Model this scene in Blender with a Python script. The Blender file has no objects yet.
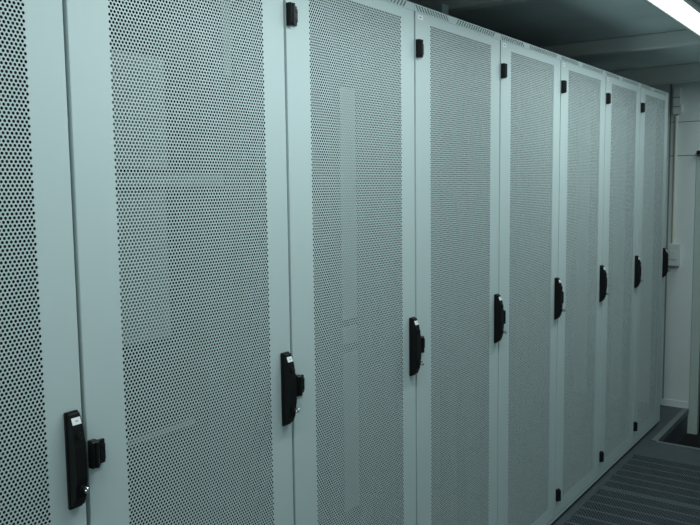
import bpy, bmesh, math, random
import numpy as np
from mathutils import Vector, Matrix

random.seed(7)
S = bpy.context.scene
COL = S.collection

# ------------------------------------------------------------------ materials
def mat(name, col, rough=0.5, metal=0.0, noise=0.0, nscale=8.0, bump=0.0, bscale=300.0, emit=None, estr=0.0, spec=0.5):
    m = bpy.data.materials.new(name); m.use_nodes = True
    nt = m.node_tree; b = nt.nodes['Principled BSDF']
    b.inputs['Base Color'].default_value = (*col, 1)
    b.inputs['Roughness'].default_value = rough
    b.inputs['Metallic'].default_value = metal
    b.inputs['Specular IOR Level'].default_value = spec
    tc = nt.nodes.new('ShaderNodeTexCoord')
    if noise:
        n = nt.nodes.new('ShaderNodeTexNoise'); n.inputs['Scale'].default_value = nscale; n.inputs['Detail'].default_value = 4
        nt.links.new(tc.outputs['Object'], n.inputs['Vector'])
        r = nt.nodes.new('ShaderNodeMapRange')
        r.inputs['From Min'].default_value = 0.3; r.inputs['From Max'].default_value = 0.7
        r.inputs['To Min'].default_value = 1 - noise; r.inputs['To Max'].default_value = 1 + noise
        nt.links.new(n.outputs['Fac'], r.inputs['Value'])
        x = nt.nodes.new('ShaderNodeVectorMath'); x.operation = 'SCALE'
        x.inputs[0].default_value = col
        nt.links.new(r.outputs['Result'], x.inputs['Scale'])
        nt.links.new(x.outputs['Vector'], b.inputs['Base Color'])
    if bump:
        n2 = nt.nodes.new('ShaderNodeTexNoise'); n2.inputs['Scale'].default_value = bscale
        nt.links.new(tc.outputs['Object'], n2.inputs['Vector'])
        bp = nt.nodes.new('ShaderNodeBump'); bp.inputs['Strength'].default_value = bump; bp.inputs['Distance'].default_value = 0.001
        nt.links.new(n2.outputs['Fac'], bp.inputs['Height']); nt.links.new(bp.outputs['Normal'], b.inputs['Normal'])
    if emit:
        b.inputs['Emission Color'].default_value = (*emit, 1); b.inputs['Emission Strength'].default_value = estr
    return m

M = {}
M['door'] = mat('light_grey_powder_coat', (0.56, 0.655, 0.655), 0.5, noise=0.012, nscale=3)
M['carcass'] = mat('grey_cabinet_steel', (0.40, 0.46, 0.46), 0.5, noise=0.02)
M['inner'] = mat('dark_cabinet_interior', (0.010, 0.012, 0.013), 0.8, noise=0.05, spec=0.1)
M['rail'] = mat('pale_zinc_rail', (0.21, 0.24, 0.24), 0.45, noise=0.03)
M['duct'] = mat('pale_duct_paint', (0.34, 0.39, 0.39), 0.5, noise=0.03)
M['black'] = mat('black_plastic', (0.004, 0.004, 0.005), 0.4, bump=0.05, bscale=900, spec=0.25)
M['black2'] = mat('black_hinge_metal', (0.005, 0.005, 0.006), 0.38, noise=0.1, spec=0.3)
M['chrome'] = mat('worn_chrome', (0.55, 0.56, 0.56), 0.28, 1.0, noise=0.05)
M['label'] = mat('white_label_film', (0.85, 0.87, 0.87), 0.4, noise=0.01)
M['ink'] = mat('grey_label_ink', (0.16, 0.2, 0.2), 0.6, noise=0.02)
M['wall'] = mat('painted_wall_panel', (0.72, 0.79, 0.78), 0.6, noise=0.03, nscale=3)
M['wall_bounce'] = mat('pale_bounce_wall', (0.80, 0.86, 0.86), 0.6, noise=0.03, nscale=3)  # unseen opposite wall, made paler than the others to bounce light to the ceiling
M['wall_green'] = mat('painted_door_frame', (0.50, 0.60, 0.56), 0.55, noise=0.04, nscale=4)
M['seam'] = mat('dark_joint_rubber', (0.22, 0.27, 0.25), 0.7, noise=0.05)
M['deck'] = mat('ceiling_deck_sheet', (0.74, 0.86, 0.87), 0.5, noise=0.10, nscale=2.2)
M['beam'] = mat('ceiling_beam_paint', (0.86, 0.90, 0.86), 0.55, noise=0.05, nscale=4)
M['lamp_house'] = mat('lamp_housing_grey', (0.45, 0.46, 0.48), 0.5, noise=0.02)
M['lamp_rim'] = mat('lamp_rim_pale', (0.65, 0.72, 0.68), 0.5, noise=0.02)
M['tube'] = mat('lit_diffuser', (0.9, 0.9, 0.9), 0.5, emit=(0.9, 1.0, 1.0), estr=1.5)
M['floor'] = mat('blue_grey_floor_steel', (0.07, 0.088, 0.10), 0.5, noise=0.12, nscale=9)
M['tile'] = mat('grey_floor_panel_steel', (0.07, 0.088, 0.10), 0.45, noise=0.10, nscale=12)
M['nosing'] = mat('floor_edge_trim', (0.17, 0.20, 0.195), 0.45, noise=0.08, nscale=14)
M['void'] = mat('black_underfloor', (0.006, 0.007, 0.008), 0.9, noise=0.1)
M['riser'] = mat('blue_riser_sheet', (0.07, 0.085, 0.105), 0.55, noise=0.1, nscale=10)
M['sheet'] = mat('dark_doorway_sheet', (0.006, 0.007, 0.010), 0.5, noise=0.05)  # near black colour put in for the darkness of the doorway
M['box'] = mat('pale_switch_plastic', (0.62, 0.70, 0.68), 0.45, noise=0.02)
M['conduit'] = mat('cream_conduit', (0.72, 0.78, 0.68), 0.5, noise=0.02)

# ------------------------------------------------------------------ helpers
def link(name, me, parent=None, loc=(0, 0, 0)):
    o = bpy.data.objects.new(name, me); COL.objects.link(o); o.location = loc
    if parent: o.parent = parent
    return o

def mesh_from(bm, name, mats):
    bmesh.ops.recalc_face_normals(bm, faces=bm.faces[:])
    me = bpy.data.meshes.new(name); bm.to_mesh(me); bm.free()
    for m in (mats if isinstance(mats, (list, tuple)) else [mats]): me.materials.append(m)
    return me

def box(bm, x0, y0, z0, x1, y1, z1, mi=0, bev=0.0):
    r = bmesh.ops.create_cube(bm, size=1.0)
    vs = r['verts']
    for v in vs:
        v.co = Vector((x0 + (v.co.x + .5) * (x1 - x0), y0 + (v.co.y + .5) * (y1 - y0), z0 + (v.co.z + .5) * (z1 - z0)))
    fs = {f for v in vs for f in v.link_faces}
    for f in fs: f.material_index = mi
    if bev:
        es = list({e for v in vs for e in v.link_edges})
        rr = bmesh.ops.bevel(bm, geom=es, offset=bev, segments=2, affect='EDGES', profile=0.6)
        for f in rr['faces']: f.material_index = mi

def cyl(bm, p0, p1, r0, r1=None, n=16, mi=0, cap=True):
    p0, p1 = Vector(p0), Vector(p1); d = p1 - p0; L = d.length
    rot = d.to_track_quat('Z', 'Y').to_matrix().to_4x4()
    mtx = Matrix.Translation((p0 + p1) / 2) @ rot
    r = bmesh.ops.create_cone(bm, cap_ends=cap, segments=n, radius1=r0, radius2=r0 if r1 is None else r1, depth=L, matrix=mtx)
    for f in {f for v in r['verts'] for f in v.link_faces}: f.material_index = mi

def prism_x(bm, prof, x0, x1, mi=0, bev=0.0):
    """profile of (y,z) points extruded along x"""
    a = [bm.verts.new((x0, y, z)) for y, z in prof]; b = [bm.verts.new((x1, y, z)) for y, z in prof]
    fs = [bm.faces.new(a[::-1]), bm.faces.new(b)]
    for i in range(len(prof)):
        j = (i + 1) % len(prof); fs.append(bm.faces.new((a[i], a[j], b[j], b[i])))
    for f in fs: f.material_index = mi
    if bev:
        es = list({e for f in fs for e in f.edges})
        rr = bmesh.ops.bevel(bm, geom=es, offset=bev, segments=2, affect='EDGES', profile=0.6)
        for f in rr['faces']: f.material_index = mi

def tag(o, label=None, cat=None, group=None, kind=None):
    if label: o['label'] = label
    if cat: o['category'] = cat
    if group: o['group'] = group
    if kind: o['kind'] = kind
    return o

def empty(name, loc):
    o = bpy.data.objects.new(name, None); COL.objects.link(o); o.location = loc
    o.empty_display_size = 0.1
    return o

def struct(name, bm, m, label=None):
    o = link(name, mesh_from(bm, name, m)); o['kind'] = 'structure'
    if label: o['label'] = label
    return o

def hole_grid(verts, faces, u0, v0, pu, pv, nu, nv, r, depth, P, nseg=8):
    """rows of round holes, alternate rows shifted by half a pitch; P(u,v,d) -> xyz; returns nothing"""
    ang = np.arange(nseg) * 2 * np.pi / nseg + np.pi / 4
    cu, cv = r * np.cos(ang), r * np.sin(ang)
    q = nseg // 4
    for j in range(nv):
        odd = j & 1
        n = nu - odd
        v = v0 + (j + .5) * pv
        us = u0 + (np.arange(n) + .5 + .5 * odd) * pu
        if odd:   # close the half cells at both ends
            for a, b in ((u0, u0 + pu / 2), (u0 + nu * pu - pu / 2, u0 + nu * pu)):
                k = len(verts)
                verts.extend([P(a, v - pv / 2, 0), P(b, v - pv / 2, 0), P(b, v + pv / 2, 0), P(a, v + pv / 2, 0)])
                faces.append((k, k + 1, k + 2, k + 3))
        for u in us:
            k = len(verts)
            # corners: 45deg, 135, 225, 315
            h, w = pv / 2, pu / 2
            verts.extend([P(u + w, v + h, 0), P(u - w, v + h, 0), P(u - w, v - h, 0), P(u + w, v - h, 0)])
            verts.extend([P(u + cu[i], v + cv[i], 0) for i in range(nseg)])
            verts.extend([P(u + cu[i], v + cv[i], depth) for i in range(nseg)])
            R0, R1 = k + 4, k + 4 + nseg
            for s in range(4):
                c0, c1 = k + s, k + (s + 1) % 4
                ids = [R0 + (s * q + t) % nseg for t in range(q + 1)]
                if q == 2:
                    faces.append((c0, ids[1], ids[0])); faces.append((c0, c1, ids[1])); faces.append((c1, ids[2], ids[1]))
                else:
                    faces.append((c0, ids[1], ids[0])); faces.append((c0, c1, ids[2], ids[1])); faces.append((c1, ids[3], ids[2]))
            for i in range(nseg):
                i2 = (i + 1) % nseg
                faces.append((R0 + i, R0 + i2, R1 + i2, R1 + i))

def quad(verts, faces, pts):
    k = len(verts); verts.extend(pts); faces.append(tuple(range(k, k + len(pts))))

def raw_mesh(name, verts, faces, mats):
    me = bpy.data.meshes.new(name)
    me.from_pydata([tuple(map(float, v)) for v in verts], [], faces)
    for m in (mats if isinstance(mats, (list, tuple)) else [mats]): me.materials.append(m)
    me.update()
    return me

# ------------------------------------------------------------------ camera
yaw, pitch, roll, fpx = 0.9468, -0.0971, -0.0127, 778.84
cy_, sy_ = math.cos(yaw), math.sin(yaw)
fwd = Vector((sy_ * math.cos(pitch), cy_ * math.cos(pitch), math.sin(pitch)))
rgt = Vector((cy_, -sy_, 0)); upv = rgt.cross(fwd)
c_, s_ = math.cos(roll), math.sin(roll)
r2 = c_ * rgt + s_ * upv; u2 = -s_ * rgt + c_ * upv
cam = bpy.data.cameras.new('camera'); co = bpy.data.objects.new('camera', cam); COL.objects.link(co)
mw = Matrix.Identity(4)
for i in range(3):
    mw[i][0] = r2[i]; mw[i][1] = u2[i]; mw[i][2] = -fwd[i]
mw[0][3], mw[1][3], mw[2][3] = -0.8569, -1.2309, 1.5188
co.matrix_world = mw
cam.sensor_width = 36; cam.lens = 36 * fpx / 700; cam.clip_start = 0.05
S.camera = co

# ------------------------------------------------------------------ cabinet meshes (local x 0..0.6, front y 0, z 0..2.06)
W, H, D = 0.6, 2.062, 0.80
XL, XR, ZB, ZT = 0.0045, 0.5955, 0.036, 2.0383            # door outline
PX0, PU, PV = 0.091, 0.008, 0.00675
NU = 54
NV = 283
PZ0 = 2.010 - NV * PV
PX1, PZ1 = PX0 + NU * PU, PZ0 + NV * PV
TH = 0.0006

def door_mesh():
    v, f = [], []
    hole_grid(v, f, PX0, PZ0, PU, PV, NU, NV, 0.00296, TH, lambda a, b, d: (a, d, b))
    e = 0.0012   # rounded outer edge
    X0, X1, Z0, Z1 = XL + e, XR - e, ZB + e, ZT - e
    q = lambda a, b, c, d: quad(v, f, [(a, 0, c), (b, 0, c), (b, 0, d), (a, 0, d)])
    q(X0, PX0, Z0, Z1); q(PX1, X1, Z0, Z1); q(PX0, PX1, Z0, PZ0); q(PX0, PX1, PZ1, Z1)
    # rolled rim and folded returns
    steps = [(e, 0.0), (e * .45, e * .18), (e * .18, e * .45), (0, e), (0, 0.027)]
    for (i0, y0), (i1, y1) in zip(steps[:-1], steps[1:]):
        a0, a1, b0, b1 = XL + i0, XL + i1, XR - i0, XR - i1
        c0, c1, d0, d1 = ZB + i0, ZB + i1, ZT - i0, ZT - i1
        quad(v, f, [(a0, y0, d0), (a0, y0, c0), (a1, y1, c1), (a1, y1, d1)])
        quad(v, f, [(b0, y0, c0), (b0, y0, d0), (b1, y1, d1), (b1, y1, c1)])
        quad(v, f, [(a0, y0, c0), (b0, y0, c0), (b1, y1, c1), (a1, y1, c1)])
        quad(v, f, [(b0, y0, d0), (a0, y0, d0), (a1, y1, d1), (b1, y1, d1)])
    # inner folded lip
    w = 0.018
    for (a, b, c, d) in ((XL, XL + w, ZB, ZT), (XR - w, XR, ZB, ZT), (XL + w, XR - w, ZB, ZB + w), (XL + w, XR - w, ZT - w, ZT)):
        quad(v, f, [(a, .027, c), (a, .027, d), (b, .027, d), (b, .027, c)])
    return raw_mesh('door', v, f, M['door'])

def vent_strip_mesh():
    """front fascia of the roof, with two groups of slanted slots"""
    v, f = [], []
    z0, z1, za, zb = 2.0385, H, 2.0415, 2.0575
    P = lambda x, z, y=0.0: (x, y, z)
    quad(v, f, [P(0.001, z0), P(W - .001, z0), P(W - .001, za), P(0.001, za)])
    quad(v, f, [P(0.001, zb), P(W - .001, zb), P(W - .001, z1 - .002), P(0.001, z1 - .002)])
    edges = []           # slots as (bottom x, top x) left, right
    n, sw, pitch, sl = 14, 0.0085, 0.0168, 0.014
    for k in range(12): edges.append((0.004 + k * pitch + sl, 0.004 + k * pitch))          # leaning left
    for k in range(17): edges.append((0.262 + k * pitch, 0.262 + k * pitch + sl))          # leaning right
    pb, pt = 0.001, 0.001
    for (b, t) in edges:
        quad(v, f, [P(pb, za), P(b, za), P(t, zb), P(pt, zb)])
        # slot walls and back
        for (xa, xb) in ((b, t), (b + sw, t + sw)):
            quad(v, f, [P(xa, za), P(xb, zb), P(xb, zb, .010), P(xa, za, .010)])
        quad(v, f, [P(b, za), P(b + sw, za), P(b + sw, za, .01), P(b, za, .01)])
        quad(v, f, [P(t, zb), P(t + sw, zb), P(t + sw, zb, .01), P(t, zb, .01)])
        pb, pt = b + sw, t + sw
    quad(v, f, [P(pb, za), P(W - .001, za), P(W - .001, zb), P(pt, zb)])
    # top chamfer and ends
    quad(v, f, [P(.001, z1 - .002), P(W - .001, z1 - .002), P(W - .001, z1, .002), P(.001, z1, .002)])
    quad(v, f, [P(.001, z1, .002), P(W - .001, z1, .002), P(W - .001, z1, .03), P(.001, z1, .03)])
    quad(v, f, [P(.001, z0), P(.001, z0, .03), P(W - .001, z0, .03), P(W - .001, z0)])
    for x in (.001, W - .001):
        quad(v, f, [P(x, z0), P(x, z1 - .002), P(x, z1, .002), P(x, z1, .03), P(x, z0, .03)])
    k = len(f)
    me = raw_mesh('roof_fascia', v, f, [M['door'], M['inner']])
    return me

def frame_mesh():
    bm = bmesh.new()
    for x in (0.0, W - .03):
        for y in (.031, D - .03):
            box(bm, x + .0008, y, .012, x + .0292, y + .03, H - .022)
    for y in (.031, D - .03):
        box(bm, .03, y, .036, W - .03, y + .028, .07)
        box(bm, .03, y, H - .062, W - .03, y + .028, H - .024)
    for x in (0.001, W - .029):
        box(bm, x, .061, .036, x + .028, D - .03, .07)
        box(bm, x, .061, H - .062, x + .028, D - .03, H - .024)
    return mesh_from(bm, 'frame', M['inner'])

def roof_mesh():
    bm = bmesh.new()
    box(bm, .001, .031, H - .0215, W - .001, D, H - .001)
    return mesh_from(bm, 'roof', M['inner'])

def base_mesh():
    bm = bmesh.new()
    box(bm, .0015, .001, .017, W - .0015, .0305, .0340)          # visible front rail
    box(bm, .0015, .0305, .017, W - .0015, D, .0340, 1)
    box(bm, .0015, .022, .0, W - .0015, D, .017, 1)              # set back foot
    return mesh_from(bm, 'base', [M['door'], M['void']])

def rear_mesh():
    bm = bmesh.new(); box(bm, .002, D + .0005, .034, W - .002, D + .018, H - .022)
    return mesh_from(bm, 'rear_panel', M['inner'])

def rail_mesh():
    bm = bmesh.new()
    box(bm, 0, 0, .08, .004, .045, 1.98); box(bm, .004, 0, .08, .026, .003, 1.98)
    return mesh_from(bm, 'mounting_rail', M['inner'])

# handle (local origin: middle of its foot on the door face)
def handle_mesh():
    bm = bmesh.new()
    box(bm, -.0135, -.008, -.091, .0135, -.0003, .091, 0, .0022)                       # escutcheon
    prof = [(-.006, -.086), (-.017, -.084), (-.025, -.066), (-.029, -.03), (-.029, .028), (-.024, .060), (-.0165, .081), (-.014, .0885), (-.006, .0890)]
    prism_x(bm, prof, -.0118, .0118, 0, .0022)                                          # arched lever
    return mesh_from(bm, 'handle', M['black'])
def button_mesh():
    bm = bmesh.new()
    cyl(bm, (0.001, -.0215, .048), (0.001, -.0282, .050), .0085, .0075, 20)
    cyl(bm, (0.001, -.0275, .0498), (0.001, -.0292, .0503), .0058, .005, 20)
    return mesh_from(bm, 'lock_button', M['black2'])
def barrel_mesh():
    bm = bmesh.new()
    cyl(bm, (0, -.022, -.049), (0, -.0312, -.049), .0078, .0072, 20)
    return mesh_from(bm, 'lock_barrel', M['black2'])
def key_mesh():
    bm = bmesh.new()
    box(bm, -.0009, -.0345, -.0510, .0009, -.0305, -.0470)                                # blade stub
    # bow: a flat ring
    n = 20; c = Vector((0, -.0395, -.049)); ro, ri, t = .0064, .0022, .0012
    rings = []
    for s in (-t, t):
        for r in (ro, ri):
            rings.append([bm.verts.new((s, c.y + r * math.cos(2 * math.pi * k / n), c.z + r * math.sin(2 * math.pi * k / n))) for k in range(n)])
    o0, i0, o1, i1 = rings
    for k in range(n):
        j = (k + 1) % n
        for a, b in ((o0, i0), (i0, i1), (i1, o1), (o1, o0)):
            bm.faces.new((a[k], a[j], b[j], b[k]))
    return mesh_from(bm, 'key', M['chrome'])
def handle_label_mesh():
    bm = bmesh.new()
    # lies on the sloping upper end of the lever
    p0, p1 = Vector((0, -.0215, .0685)), Vector((0, -.01655, .0815))
    d = (p1 - p0).normalized(); nrm = Vector((0, -d.z, d.y)).normalized()
    if nrm.y > 0: nrm = -nrm
    def slab(x0, x1, s0, s1, h0, h1, mi):
        pts = []
        for h in (h0, h1):
            for (x, s) in ((x0, s0), (x1, s0), (x1, s1), (x0, s1)):
                pts.append(bm.verts.new(Vector((x, 0, 0)) + p0 + d * s + nrm * h))
        for idx in ((0, 1, 2, 3), (4, 5, 6, 7), (0, 1, 5, 4), (1, 2, 6, 5), (2, 3, 7, 6), (3, 0, 4, 7)):
            bm.faces.new([pts[i] for i in idx]).material_index = mi
    L = (p1 - p0).length
    slab(-.0092, .0092, .0006, L - .0002, .0001, .0007, 0)
    slab(-.0022, .0038, .0055, .0064, .0007, .0009, 1)
    slab(-.0022, .0030, .0075, .0084, .0007, .0009, 1)
    return mesh_from(bm, 'handle_label', [M['label'], M['ink']])

# hinge (local origin: on door face, left edge of the door, mid height); knuckle on the joint, leaf on the door
def hinge_mesh():
    bm = bmesh.new()
    box(bm, .0155, -.007, -.0235, .0345, -.0002, .0225, 0, .0014)                        # leaf
    box(bm, .0215, -.0105, -.016, .0330, -.0066, .015, 0, .0012)
    prism_x(bm, [(-.0002, -.0265), (-.014, -.0265), (-.0175, -.022), (-.0175, .0235), (-.014, .0265), (-.0002, .0265)], .0006, .0158, 0, .0015)
    cyl(bm, (.0085, -.0175, -.024), (.0085, -.0175, .024), .0042, None, 14)             # knuckle barrel
    for z in (-.009, .009): cyl(bm, (.0275, -.0104, z), (.0275, -.0118, z), .0032, .0028, 12, 0)
    return mesh_from(bm, 'hinge', M['black2'])
def sticker_mesh():
    bm = bmesh.new(); box(bm, 0, -.0006, 0, .030, -.0001, .014)
    box(bm, .008, -.0008, .0055, .020, -.0006, .0085, 1)
    return mesh_from(bm, 'sticker', [M['label'], M['ink']])

ME = dict(door=door_mesh(), fascia=vent_strip_mesh(), frame=frame_mesh(), roof=roof_mesh(), base=base_mesh(), rear=rear_mesh(),
          rail=rail_mesh(), handle=handle_mesh(), button=button_mesh(), barrel=barrel_mesh(), key=key_mesh(),
          hlabel=handle_label_mesh(), hinge=hinge_mesh(), sticker=sticker_mesh())

HX, HZ = 0.5700, 1.0265        # handle foot on the door
CAB_LABELS = [
    'pale grey server cabinet cut off by the left picture edge, nearest the camera',
    'second cabinet from the left, pale flat panels glimpsed behind its mesh door',
    'third cabinet from the left, one tall pale upright bar glimpsed behind its mesh door',
    'fourth cabinet from the left, the first with the slotted vent strip above its whole door',
    'fifth cabinet from the left, fourth in from the far doorway end',
    'sixth cabinet from the left, third in from the far doorway end',
    'seventh cabinet from the left, next to the last one of the row',
    'last pale grey cabinet of the row, at the far end beside the doorway wall',
]
GROUP = 'row of mesh fronted server cabinets'

def cabinet(i):
    t = empty('server_cabinet', (i * W, 0, 0)); tag(t, CAB_LABELS[i + 1], 'server cabinet', GROUP)
    link('frame', ME['frame'], t)
    link('roof', ME['roof'], t); link('roof_fascia', ME['fascia'], t)
    link('base', ME['base'], t); link('rear_panel', ME['rear'], t)
    for x in (.055, .519):
        link('mounting_rail', ME['rail'], t, (x, .16, 0))
    d = link('door', ME['door'], t)
    h = link('handle', ME['handle'], d, (HX, 0, HZ)); h['label'] = 'black swing handle'
    k = link('handle_label', ME['hlabel'], d, (HX, 0, HZ)); k['label'] = 'small white label on the handle'
    link('lock_button', ME['button'], d, (HX, 0, HZ)); link('lock_barrel', ME['barrel'], d, (HX, 0, HZ))
    k = link('key', ME['key'], d, (HX, 0, HZ)); k['label'] = 'chrome key in the lock'
    for z in (1.930, 1.026, .1325):
        g = link('hinge', ME['hinge'], d, (XL - .001, 0, z)); g['label'] = 'black hinge'
    k = link('sticker', ME['sticker'], d, (.018, 0, 2.018)); k['label'] = 'small white sticker in the top corner'
    return t

cabs = [cabinet(i) for i in range(-1, 7)]

def inner_part(cab, name, boxes, m, label=None):
    bm = bmesh.new()
    for b in boxes: box(bm, *b)
    o = link(name, mesh_from(bm, name, m), cab)
    if label: o['label'] = label
    return o
# second cabinet: pale panels and a shelf a hand's width behind the door
c = cabs[1]
inner_part(c, 'cover_panel', [(.082, .150, 1.565, .354, .157, 1.81)], M['rail'], 'pale upper cover panel')
inner_part(c, 'cover_panel', [(.082, .150, 1.18, .346, .157, 1.515)], M['rail'], 'pale lower cover panel')
inner_part(c, 'shelf_lip', [(.081, .138, 1.525, .519, .146, 1.552)], M['rail'], 'pale level shelf edge')
inner_part(c, 'cable_duct', [(.493, .100, 1.785, .518, .104, 1.97)], M['rail'], 'short grey upright duct')
inner_part(c, 'shelf_lip', [(.081, .138, .958, .40, .146, .970)], M['rail'])
# third cabinet: tall pale duct in three lengths
c = cabs[2]
for z0, z1, l in ((1.13, 1.80, 'tall pale upright duct'), (1.06, 1.105, 'short pale duct piece'), (.55, 1.03, 'pale lower length of duct')):
    inner_part(c, 'cable_duct', [(.353, .100, z0, .427, .104, z1)], M['duct'], l)

# grey duct standing on the roofs
bm = bmesh.new(); box(bm, 1.785, .23, H, 1.835, .26, 2.199, 0, .003)
o = link('cable_duct', mesh_from(bm, 'cable_duct', M['door'])); tag(o, 'short pale grey upright duct standing on the cabinet roofs under the ceiling', 'cable duct')

# ------------------------------------------------------------------ floor
EX = 4.63                        # end wall plane
TZ = 0.0
FX = 3.545                       # end of the perforated panels
def tile_mesh():
    v, f = [], []
    N, band, bar = 6, 0.0785, 0.0165
    s = 0.598; m0 = (s - N * band - (N - 1) * bar) / 2
    pu, pv, nv = 0.014, 0.0112, 7
    nu = 42; u0 = (s - nu * pu) / 2
    P = lambda u, vv, d: (vv, u - s, -d)
    y0, y1 = u0, u0 + nu * pu
    def rect(a, b, c, d): quad(v, f, [P(a, c, 0), P(b, c, 0), P(b, d, 0), P(a, d, 0)])
    rect(0, y0, 0, s); rect(y1, s, 0, s)
    x = 0.0
    for k in range(N):
        b0 = m0 + k * (band + bar)
        rect(y0, y1, x, b0)
        hole_grid(v, f, u0, b0, pu, pv, nu, nv, 0.0052, .0012, P)
        x = b0 + nv * pv
    rect(y0, y1, x, s)
    # rim down
    for a, b in (((0, 0), (s, 0)), ((s, 0), (s, s)), ((s, s), (0, s)), ((0, s), (0, 0))):
        quad(v, f, [P(a[0], a[1], 0), P(b[0], b[1], 0), P(b[0], b[1], .03), P(a[0], a[1], .03)])
    return raw_mesh('floor_panel', v, f, M['tile'])
tm = tile_mesh()
TY = -0.022
spots = [(FX - .6 * (k + 1), TY - .6 * r) for k in range(9) for r in range(3)]
seen = {0: 'perforated floor panel nearest the step down at the doorway end, along the cabinets',
        3: 'second perforated floor panel from the doorway end, in the bottom corner along the cabinets'}
rest = []
for n, (x, y) in enumerate(spots):
    if n in seen:
        o = link('floor_panel', tm, None, (x + .001, y - .001, TZ)); tag(o, seen[n], 'floor panel', 'perforated raised floor panels')
    else: rest.append((x + .001, y - .001))
# the other panels of the raised floor, out of the picture: one piece of the setting
nv_ = len(tm.vertices); base = np.empty(nv_ * 3); tm.vertices.foreach_get('co', base); base = base.reshape(-1, 3)
polys = [tuple(p.vertices) for p in tm.polygons]
struct_v, struct_f = [], []
for (x, y) in rest[:6]:
    k = len(struct_v); struct_v.extend((base + [x, y, 0]).tolist()); struct_f.extend([tuple(a + k for a in p) for p in polys])
fo = link('floor', raw_mesh('floor', struct_v, struct_f, M['tile'])); fo['kind'] = 'structure'
bm = bmesh.new()
for (x, y) in rest[6:]:
    box(bm, x, y - .598, -.03, x + .598, y, 0)
struct('floor', bm, M['tile'])
bm = bmesh.new()
box(bm, -2.6, TY, -.03, FX, 1.1, -.0003)                                # plain strip below and in front of the cabinets
struct('floor', bm, M['floor'])
bm = bmesh.new()
box(bm, FX, -2.2, -.03, 3.800, TY, 0)                                   # plain plate before the step
box(bm, FX, TY, -.03, EX - .001, 1.1, -.0003)
box(bm, 3.800, -.0455, -.03, EX - .001, TY, -.0003)
struct('floor', bm, M['floor'])
bm = bmesh.new()                                                        # edge trims round the step
box(bm, 3.800, -2.2, -.035, 3.826, -.079, .0015)
struct('trim_1', bm, M['nosing'])
bm = bmesh.new()
box(bm, 3.826, -.079, -.035, EX - .001, -.046, .0015)
struct('trim_2', bm, M['nosing'])
bm = bmesh.new()                                                        # sides of the step
box(bm, 3.796, -.074, -.17, EX - .001, -.050, -.035)
box(bm, 3.796, -2.2, -.17, 3.820, -.074, -.035)
struct('trim_3', bm, M['riser'])
bm = bmesh.new(); box(bm, 3.82, -2.2, -.20, 5.1, -.05, -.17)
struct('floor', bm, M['void'])
bm = bmesh.new(); box(bm, -2.6, -2.2, -.36, 5.1, 1.1, -.33)
struct('floor', bm, M['void'])

# ------------------------------------------------------------------ end wall with doorway
bm = bmesh.new()
box(bm, EX, -.078, -.17, EX + .05, .085, 1.692)                         # right hand panel
box(bm, EX, -.66, 1.697, EX + .05, .085, 1.912); box(bm, EX, -.66, 1.917, EX + .05, .085, 2.30)                          # panel over the doorway
box(bm, EX, .096, 0.0, EX + .05, 1.15, 2.30)                            # panel behind the cabinets
box(bm, EX, -2.2, -.17, EX + .05, -1.02, 2.30)
box(bm, EX, -1.02, 1.698, EX + .05, -.66, 2.30)
struct('wall_end', bm, M['wall'])
bm = bmesh.new()
box(bm, EX + .004, .078, 0, EX + .045, .100, 2.30)                      # dark upright joint
box(bm, EX + .006, -.66, 1.905, EX + .045, .082, 1.924)
box(bm, EX + .012, -.66, 1.686, EX + .045, .082, 1.702)                 # dark level joint
struct('trim_4', bm, M['seam'])
bm = bmesh.new(); box(bm, EX - .006, -.078, .0, EX, .095, .045)
struct('baseboard_end', bm, M['wall'])
bm = bmesh.new()
box(bm, EX - .004, -.134, -.17, EX + .09, -.079, 1.688, 0, .004)
box(bm, EX - .004, -1.02, -.17, EX + .09, -.965, 1.688, 0, .004)
box(bm, EX - .004, -.965, 1.640, EX + .09, -.134, 1.688, 0, .004)
struct('trim_5', bm, M['wall_green'])
bm = bmesh.new(); box(bm, EX + .05, -.966, -.168, EX + .088, -.133, 1.642)
struct('doorway_sheet', bm, M['sheet'])  # black sheet standing in for the dark space beyond the opening
# door closer over the opening
bm = bmesh.new()
box(bm, EX - .05, -.42, 1.70, EX - .0005, -.088, 1.722, 0, .004)
o = link('door_closer', mesh_from(bm, 'door_closer', M['black2'])); tag(o, 'small black closer bar above the doorway at the right picture edge', 'door closer')
# conduit down to a switch
t = empty('light_switch', (EX, .05, 1.0)); tag(t, 'pale wall switch box with thin conduit on the end wall beside the last cabinet', 'light switch')
bm = bmesh.new(); box(bm, -.040, -.045, -.035, 0, .028, .112, 0, .004)
link('housing', mesh_from(bm, 'housing', M['box']), t)
bm = bmesh.new(); box(bm, -.0445, -.030, .01, -.0395, .012, .070, 0, .002)
link('rocker', mesh_from(bm, 'rocker', M['box']), t)
bm = bmesh.new(); cyl(bm, (-.012, -.002, .110), (-.012, -.002, .955), .0105, None, 14)
link('conduit', mesh_from(bm, 'conduit', M['conduit']), t)
# junction box near the ceiling
t = empty('junction_box', (EX, .035, 2.0)); tag(t, 'small grey junction box with ribbed front high on the end wall', 'junction box')
bm = bmesh.new(); box(bm, -.035, -.012, -.035, 0, .034, .135, 0, .003)
link('housing', mesh_from(bm, 'housing', M['wall']), t)
for z in (.013, .072):
    bm = bmesh.new(); box(bm, -.037, -.010, z - .003, -.033, .032, z + .003); link('slot', mesh_from(bm, 'slot', M['seam']), t)
bm = bmesh.new(); box(bm, -.037, -.022, -.028, 0, -.0125, .028, 0, .001)
link('tag', mesh_from(bm, 'tag', M['label']), t)['label'] = 'white upright tag'

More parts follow.
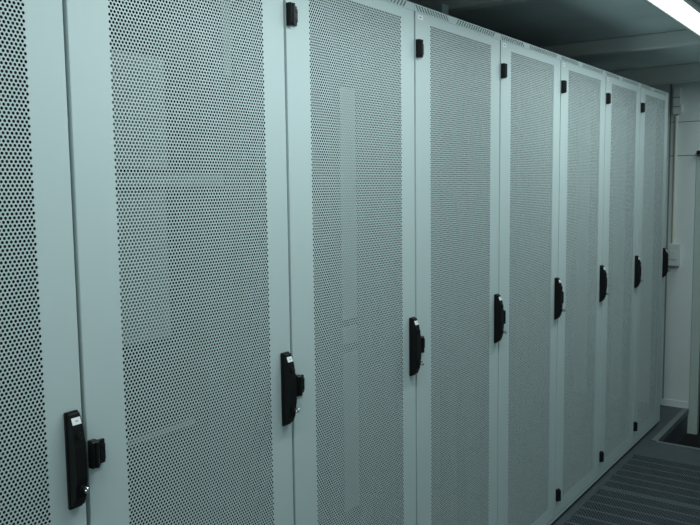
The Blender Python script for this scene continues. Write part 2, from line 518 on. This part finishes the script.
# ------------------------------------------------------------------ other walls, ceiling
bm = bmesh.new(); box(bm, -2.6, 1.12, -.36, EX + .05, 1.17, 2.32); struct('wall_back', bm, M['wall'])
bm = bmesh.new(); box(bm, -2.65, -2.25, -.36, -2.6, 1.17, 2.32); struct('wall_left', bm, M['wall'])
bm = bmesh.new(); box(bm, -2.6, -2.25, -.36, EX + .5, -2.2, 2.32); struct('wall_front', bm, M['wall_bounce'])  # paler colour bounces more light back into the aisle
bm = bmesh.new(); box(bm, -2.65, -2.25, 2.272, EX + .05, 1.17, 2.32)
struct('ceiling', bm, M['deck'])
bmx = []
for x in (-2.36, -.94, .48, 1.90, 3.32):
    bm = bmesh.new()
    box(bm, x, -2.2, 2.200, x + .065, 1.12, 2.271, 0, .008)
    o = link('ceiling_beam', mesh_from(bm, 'ceiling_beam', M['beam'])); o['kind'] = 'structure'
bm = bmesh.new(); box(bm, EX - .10, -2.2, 2.165, EX - .001, 1.12, 2.272, 0, .006)
struct('trim_6', bm, M['beam'])

# ------------------------------------------------------------------ ceiling lights
LAMP = (0.84, 0.99, 1.0)
def batten(x0, x1, yc, label, group='batten ceiling lights', power=11.0):
    t = empty('ceiling_light', (x0, yc, 2.15)); tag(t, label, 'ceiling light', group)
    L = x1 - x0
    bm = bmesh.new()
    prism_x(bm, [(-.075, .010), (-.055, .0495), (.055, .0495), (.070, .010)], 0, L)
    link('housing', mesh_from(bm, 'housing', M['lamp_house']), t)
    bm = bmesh.new()
    prism_x(bm, [(-.048, .0095), (-.046, .0), (-.03, -.004), (.03, -.004), (.046, 0), (.048, .0095)], .006, L - .006)
    o = link('diffuser', mesh_from(bm, 'diffuser', M['tube']), t); o['label'] = 'lit white diffuser'
    ld = bpy.data.lights.new('lamp_light', 'AREA'); ld.shape = 'RECTANGLE'; ld.size = L - .02; ld.size_y = .09
    ld.color = LAMP; ld.energy = power * (L / 1.5)
    lo = bpy.data.objects.new('lamp_light', ld); COL.objects.link(lo); lo.parent = t; lo.location = (L / 2, 0, -.0055)
    bm = bmesh.new()
    box(bm, 0, .049, -.003, L, .061, .0095); box(bm, 0, -.061, -.003, L, -.049, .0095)
    box(bm, -.004, -.061, -.004, .006, .061, .0095); box(bm, L - .006, -.061, -.004, L + .004, .061, .0095)
    link('rim', mesh_from(bm, 'rim', M['lamp_rim']), t)
    return t
YA = -.507
batten(1.72, 3.22, YA, 'glowing white batten light under the ceiling in the top right corner')
batten(3.30, 4.40, YA, 'added batten light out of the picture, brightening the doorway end of the aisle', power=4.5)  # extra unseen light, added to lift the dark far end
batten(-.10, 1.40, YA, 'batten light out of the picture above the middle of the aisle')
batten(-1.90, -.40, YA, 'batten light out of the picture above the near end of the aisle')
# ------------------------------------------------------------------ world, colour
w = bpy.data.worlds.new('world'); S.world = w; w.use_nodes = True
w.node_tree.nodes['Background'].inputs['Color'].default_value = (0.01, 0.012, 0.013, 1)
w.node_tree.nodes['Background'].inputs['Strength'].default_value = 1.0
vs = S.view_settings
S.display_settings.display_device = 'sRGB'
vs.view_transform = 'Standard'; vs.look = 'None'; vs.exposure = 0.0; vs.gamma = 1.0; vs.use_curve_mapping = False

cy = S.cycles
cy.use_denoising = True; cy.denoiser = 'OPENIMAGEDENOISE'; cy.denoising_input_passes = 'RGB_ALBEDO_NORMAL'; cy.denoising_prefilter = 'NONE'
cy.sample_clamp_indirect = 2.0
